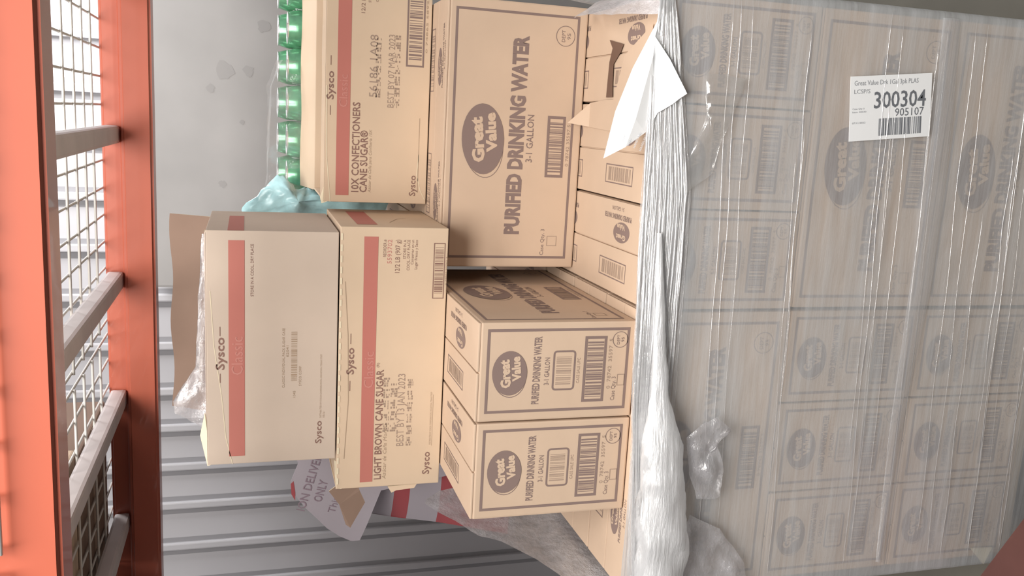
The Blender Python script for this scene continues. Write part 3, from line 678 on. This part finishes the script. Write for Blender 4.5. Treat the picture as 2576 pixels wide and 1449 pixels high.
# ------------------------------------------------------------------ stretch film
SF = thing('stretch_wrap', (-.49, .49, -.79), 'clear stretch film wound around the lower layers of water cases', 'plastic wrap')
def pl(p, pts):
    for (a, va), (c, vc) in zip(pts, pts[1:]):
        if p <= c: return va+(vc-va)*(p-a)/(c-a)
    return pts[-1][1]
path = []
xr, xl, yf, yb = .0125, -.992, -.0125, .985
for i in range(40): path.append((xr, yb+(yf+.01-yb)*i/40))
for i in range(5): a = i*math.pi/8; path.append((xr-.01+.01*math.cos(a), yf+.01-.01*math.sin(a)))
for i in range(1, 130): path.append((xr-.01+(xl-xr+.02)*i/130, yf))
for i in range(5): a = i*math.pi/8; path.append((xl+.01-.01*math.sin(a), yf+.01-.01*math.cos(a)))
for i in range(1, 41): path.append((xl, yf+.01+(yb-yf-.01)*i/40))
rows = 70; vs = []; fs = []; N = len(path)
for i, (x, y) in enumerate(path):
    if i < 40: zt = pl(y, [(-.1, .012), (.05, .03), (.27, .07), (.31, .03), (.33, -.03), (1, -.03)])
    elif i > N-42: zt = pl(y, [(-.02, .012), (.08, .058), (.17, .094), (.30, .175), (.48, .252), (.52, .2), (.56, -.006), (1, -.006)])
    else: zt = .008 + .006*noise.noise(Vector((x*7, 0, 0)))
    for j in range(rows+1):
        z = -.83 + (zt+.83)*j/rows
        n = noise.noise(Vector((x*5+y*5, y*3, z*45)))*.0028 + noise.noise(Vector((x*16, y*16, z*9)))*.0022
        out = n + .0005
        if z > -.0 and i > N-42: out += .02*noise.noise(Vector((y*6, z*14, 3))) - .00
        if 40 <= i <= N-42: px, py = x, y - abs(out)
        elif i < 40: px, py = x + abs(out), y
        else: px, py = x - (abs(out) if z < 0 else out) - max(0, z)*.05, y
        vs.append((px, py, z))
for i in range(N-1):
    for j in range(rows): a = i*(rows+1)+j; fs.append((a, a+rows+1, a+rows+2, a+1))
b = MB(); b.mesh(vs, fs, FILM, True)
for k, f in enumerate(fs): 
    i, j = divmod(k, rows)
    if i > N-42 and j > rows*.72: b.mi[k] = b.m(FILMS)
b.build('film_sheet', SF)

# gathered strands along the upper edge
rs = random.Random(8)
def strands(n, zf, yf_, rad, xa=-.965, xb=.004, mt=STRAND):
    b = MB()
    for k in range(n):
        s0 = rs.random(); x0 = rs.uniform(xa, xa+(xb-xa)*.35) if rs.random() < .6 else xa; x1 = rs.uniform(xb-(xb-xa)*.35, xb) if rs.random() < .6 else xb
        ph = rs.uniform(0, 9); pts = []; r = rad*rs.uniform(.4, 1.3)
        m_ = 22
        for i in range(m_+1):
            x = x0+(x1-x0)*i/m_; z = zf(x, s0) + .0015*math.sin(i*.7+ph); pts.append((x, yf_ - r - .001 - .002*abs(math.sin(i*.4+ph)), z))
        b.tube(pts, [r*(0.15 if i in (0, m_) else 1) for i in range(m_+1)], mt, 5)
    return b
def zf1(x, s):     # narrow at the right corner, wide in the middle
    w_ = pl(-x, [(0, .25), (.1, .6), (.3, 1), (.6, .9), (1, .35)]); c = pl(-x, [(0, .012), (.3, -.012), (.7, -.02), (1, -.028)])
    return c + (s-.5)*.075*w_
strands(100, zf1, -.0125, .0015).build('gathered_strands', SF)['label'] = 'bundle of thin gathered film strands along the upper edge'
FILMV = film_mat('bunched_film', (.95, .95, .97), .25, .85, rough=.16, scale=(5, 5, 330), bump=1.0, bdist=.004, gloss=.35)
b = MB(); vs = []; fs = []; NX, NZ = 90, 16
for i in range(NX+1):
    x = .004-.975*i/NX; w_ = pl(-x, [(0, .02), (.1, .05), (.3, .085), (.6, .08), (1, .05)]); c = pl(-x, [(0, .012), (.3, -.014), (.7, -.024), (1, -.03)])
    for j in range(NZ+1):
        v = j/NZ; z = c+w_*(v-.5); vs.append((x, -.0145-.003*math.sin(math.pi*v)-.0022*abs(noise.noise(Vector((x*8, z*160, 1)))), z))
for i in range(NX):
    for j in range(NZ): a = i*(NZ+1)+j; fs.append((a, a+NZ+1, a+NZ+2, a+1))
b.mesh(vs, fs, FILMV, True); b.build('bunched_edge', SF)['label'] = 'whitish bunched film along the upper edge'
def zf2(x, s): return -.03-.74*s + (x+.5)*.035
strands(24, zf2, -.0145, .0004).build('thin_strands', SF)
# loose flattened bundle growing into a puffed white roll at the left
b = MB(); pts = []; rr = []
M_ = 60; vs = []; fs = []; K = 20
for i in range(M_+1):
    u = i/M_; x = -.36-.62*u; r = pl(u, [(0, .004), (.25, .009), (.42, .015), (.55, .034), (.8, .044), (1, .040)])
    c = pl(u, [(0, -.004), (.3, -.020), (.5, -.030), (.8, -.044), (1, -.046)])
    for k in range(K):
        a = 2*math.pi*k/K; q = Vector((x*14, math.cos(a)*2.2, math.sin(a)*2.2)); f = 1+.30*noise.noise(q)+.16*noise.noise(q*2.6+Vector((5, 0, 0)))
        vs.append((x, -.022-.5*r - r*.55*math.cos(a)*f, c+r*math.sin(a)*f))
for i in range(M_):
    for k in range(K): fs.append((i*K+k, i*K+(k+1) % K, (i+1)*K+(k+1) % K, (i+1)*K+k))
b.mesh(vs, fs, FILMD, True); b.build('puffed_roll', SF)['label'] = 'white puffed roll of bunched film at the left front'
# loose crinkled tails
def tail(poly, y, bulge, amp, name, seed, mt=None):
    b = MB(); bag_surface(poly, y, bulge, amp=amp, freq=32, mt=mt or FILMC, mb=b, seed=seed); return b.build(name, SF)
tail([(-.69, -.078), (-.672, -.100), (-.657, -.129), (-.680, -.158), (-.70, -.135), (-.75, -.150), (-.80, -.150), (-.80, -.105), (-.74, -.085)], -.034, .006, .010, 'loose_film_tail', 2)['label'] = 'crinkled loose film tail hanging in front'
tail([(-.83, -.10), (-.86, -.16), (-.93, -.215), (-.975, -.225), (-.978, -.10), (-.90, -.085)], -.026, .006, .008, 'loose_film_tail', 6)
tail([(-.115, -.06), (-.12, -.13), (-.20, -.105), (-.265, -.085), (-.30, -.045), (-.25, -.04), (-.205, -.06), (-.17, -.07)], -.020, .003, .006, 'loose_film_tail', 9, FILMT)
# clear film rising at the right rear corner
b = MB(); crumple(b, 14, 34, lambda u, v: (.014-(.050-.02*u)*v, -.01+.30*u, .006+(.012+.05*math.sin(u*2.6))*v), .005, 22, FILMS, 3); b.build('raised_film_edge', SF)
# overlap fold across the second layer
FOLD = film_mat('folded_film', (.80, .82, .86), .25, .6, rough=.2, scale=(4, 4, 260), bump=.6, gloss=.3)
b = MB(); U = [(.0, -.515, -.480), (-.16, -.528, -.490), (-.448, -.532, -.487), (-.72, -.511, -.486), (-.957, -.508, -.495)]
N2 = 40; vs = []; fs = []
for i in range(N2+1):
    x = -.0-.957*i/N2; lo = pl(-x, [(-p[0], p[1]) for p in U]); hi = pl(-x, [(-p[0], p[2]) for p in U])
    for j in range(7): v = j/6; vs.append((x, -.0165-.0035*math.sin(v*math.pi), lo+(hi-lo)*v))
for i in range(N2):
    for j in range(6): a = i*7+j; fs.append((a, a+7, a+8, a+1))
b.mesh(vs, fs, FOLD, True); b.build('overlap_fold', SF)['label'] = 'whitish double fold running across the second layer'

# white barcode label on the film
b = MB()
TL = Vector((-.104, -.0175, -.318)); du = Vector((.016, 0, -.155)); dd = Vector((-.102, 0, -.011))     # stuck on sideways
b.slab([TL, TL+du, TL+du+dd, TL+dd], (0, -1, 0), .0006, PAPER)
F = Face(b, TL, du, dd, (0, -1, 0))
LK = mat('label_ink', (.16, .17, .19), .6)
F.text('Great Value Drk 1Gal 3pk PLAS', .045, .105, .122, .0075, PRINT, 1, align='l'); F.text('LCSP/S', .045, .235, .030, .0065, PRINT, 1, align='l')
F.text('300304', .93, .38, .100, .0255, LK, 1, bold=.012, align='r'); F.text('905107', .91, .585, .056, .0125, LK, 1, align='r')
F.barcode(.355, .67, .89, .94, LK, n=28, seed=14)
F.text('Case Qty 3', .03, .50, .022, .0025, PRINT, 1, align='l'); F.text('Item 30030', .03, .55, .026, .0025, PRINT, 1, align='l'); F.text('07/11/2022', .03, .72, .025, .0028, PRINT, 1, align='l')
b.build('shipping_label', SF)['label'] = 'white barcode label printed 300304'
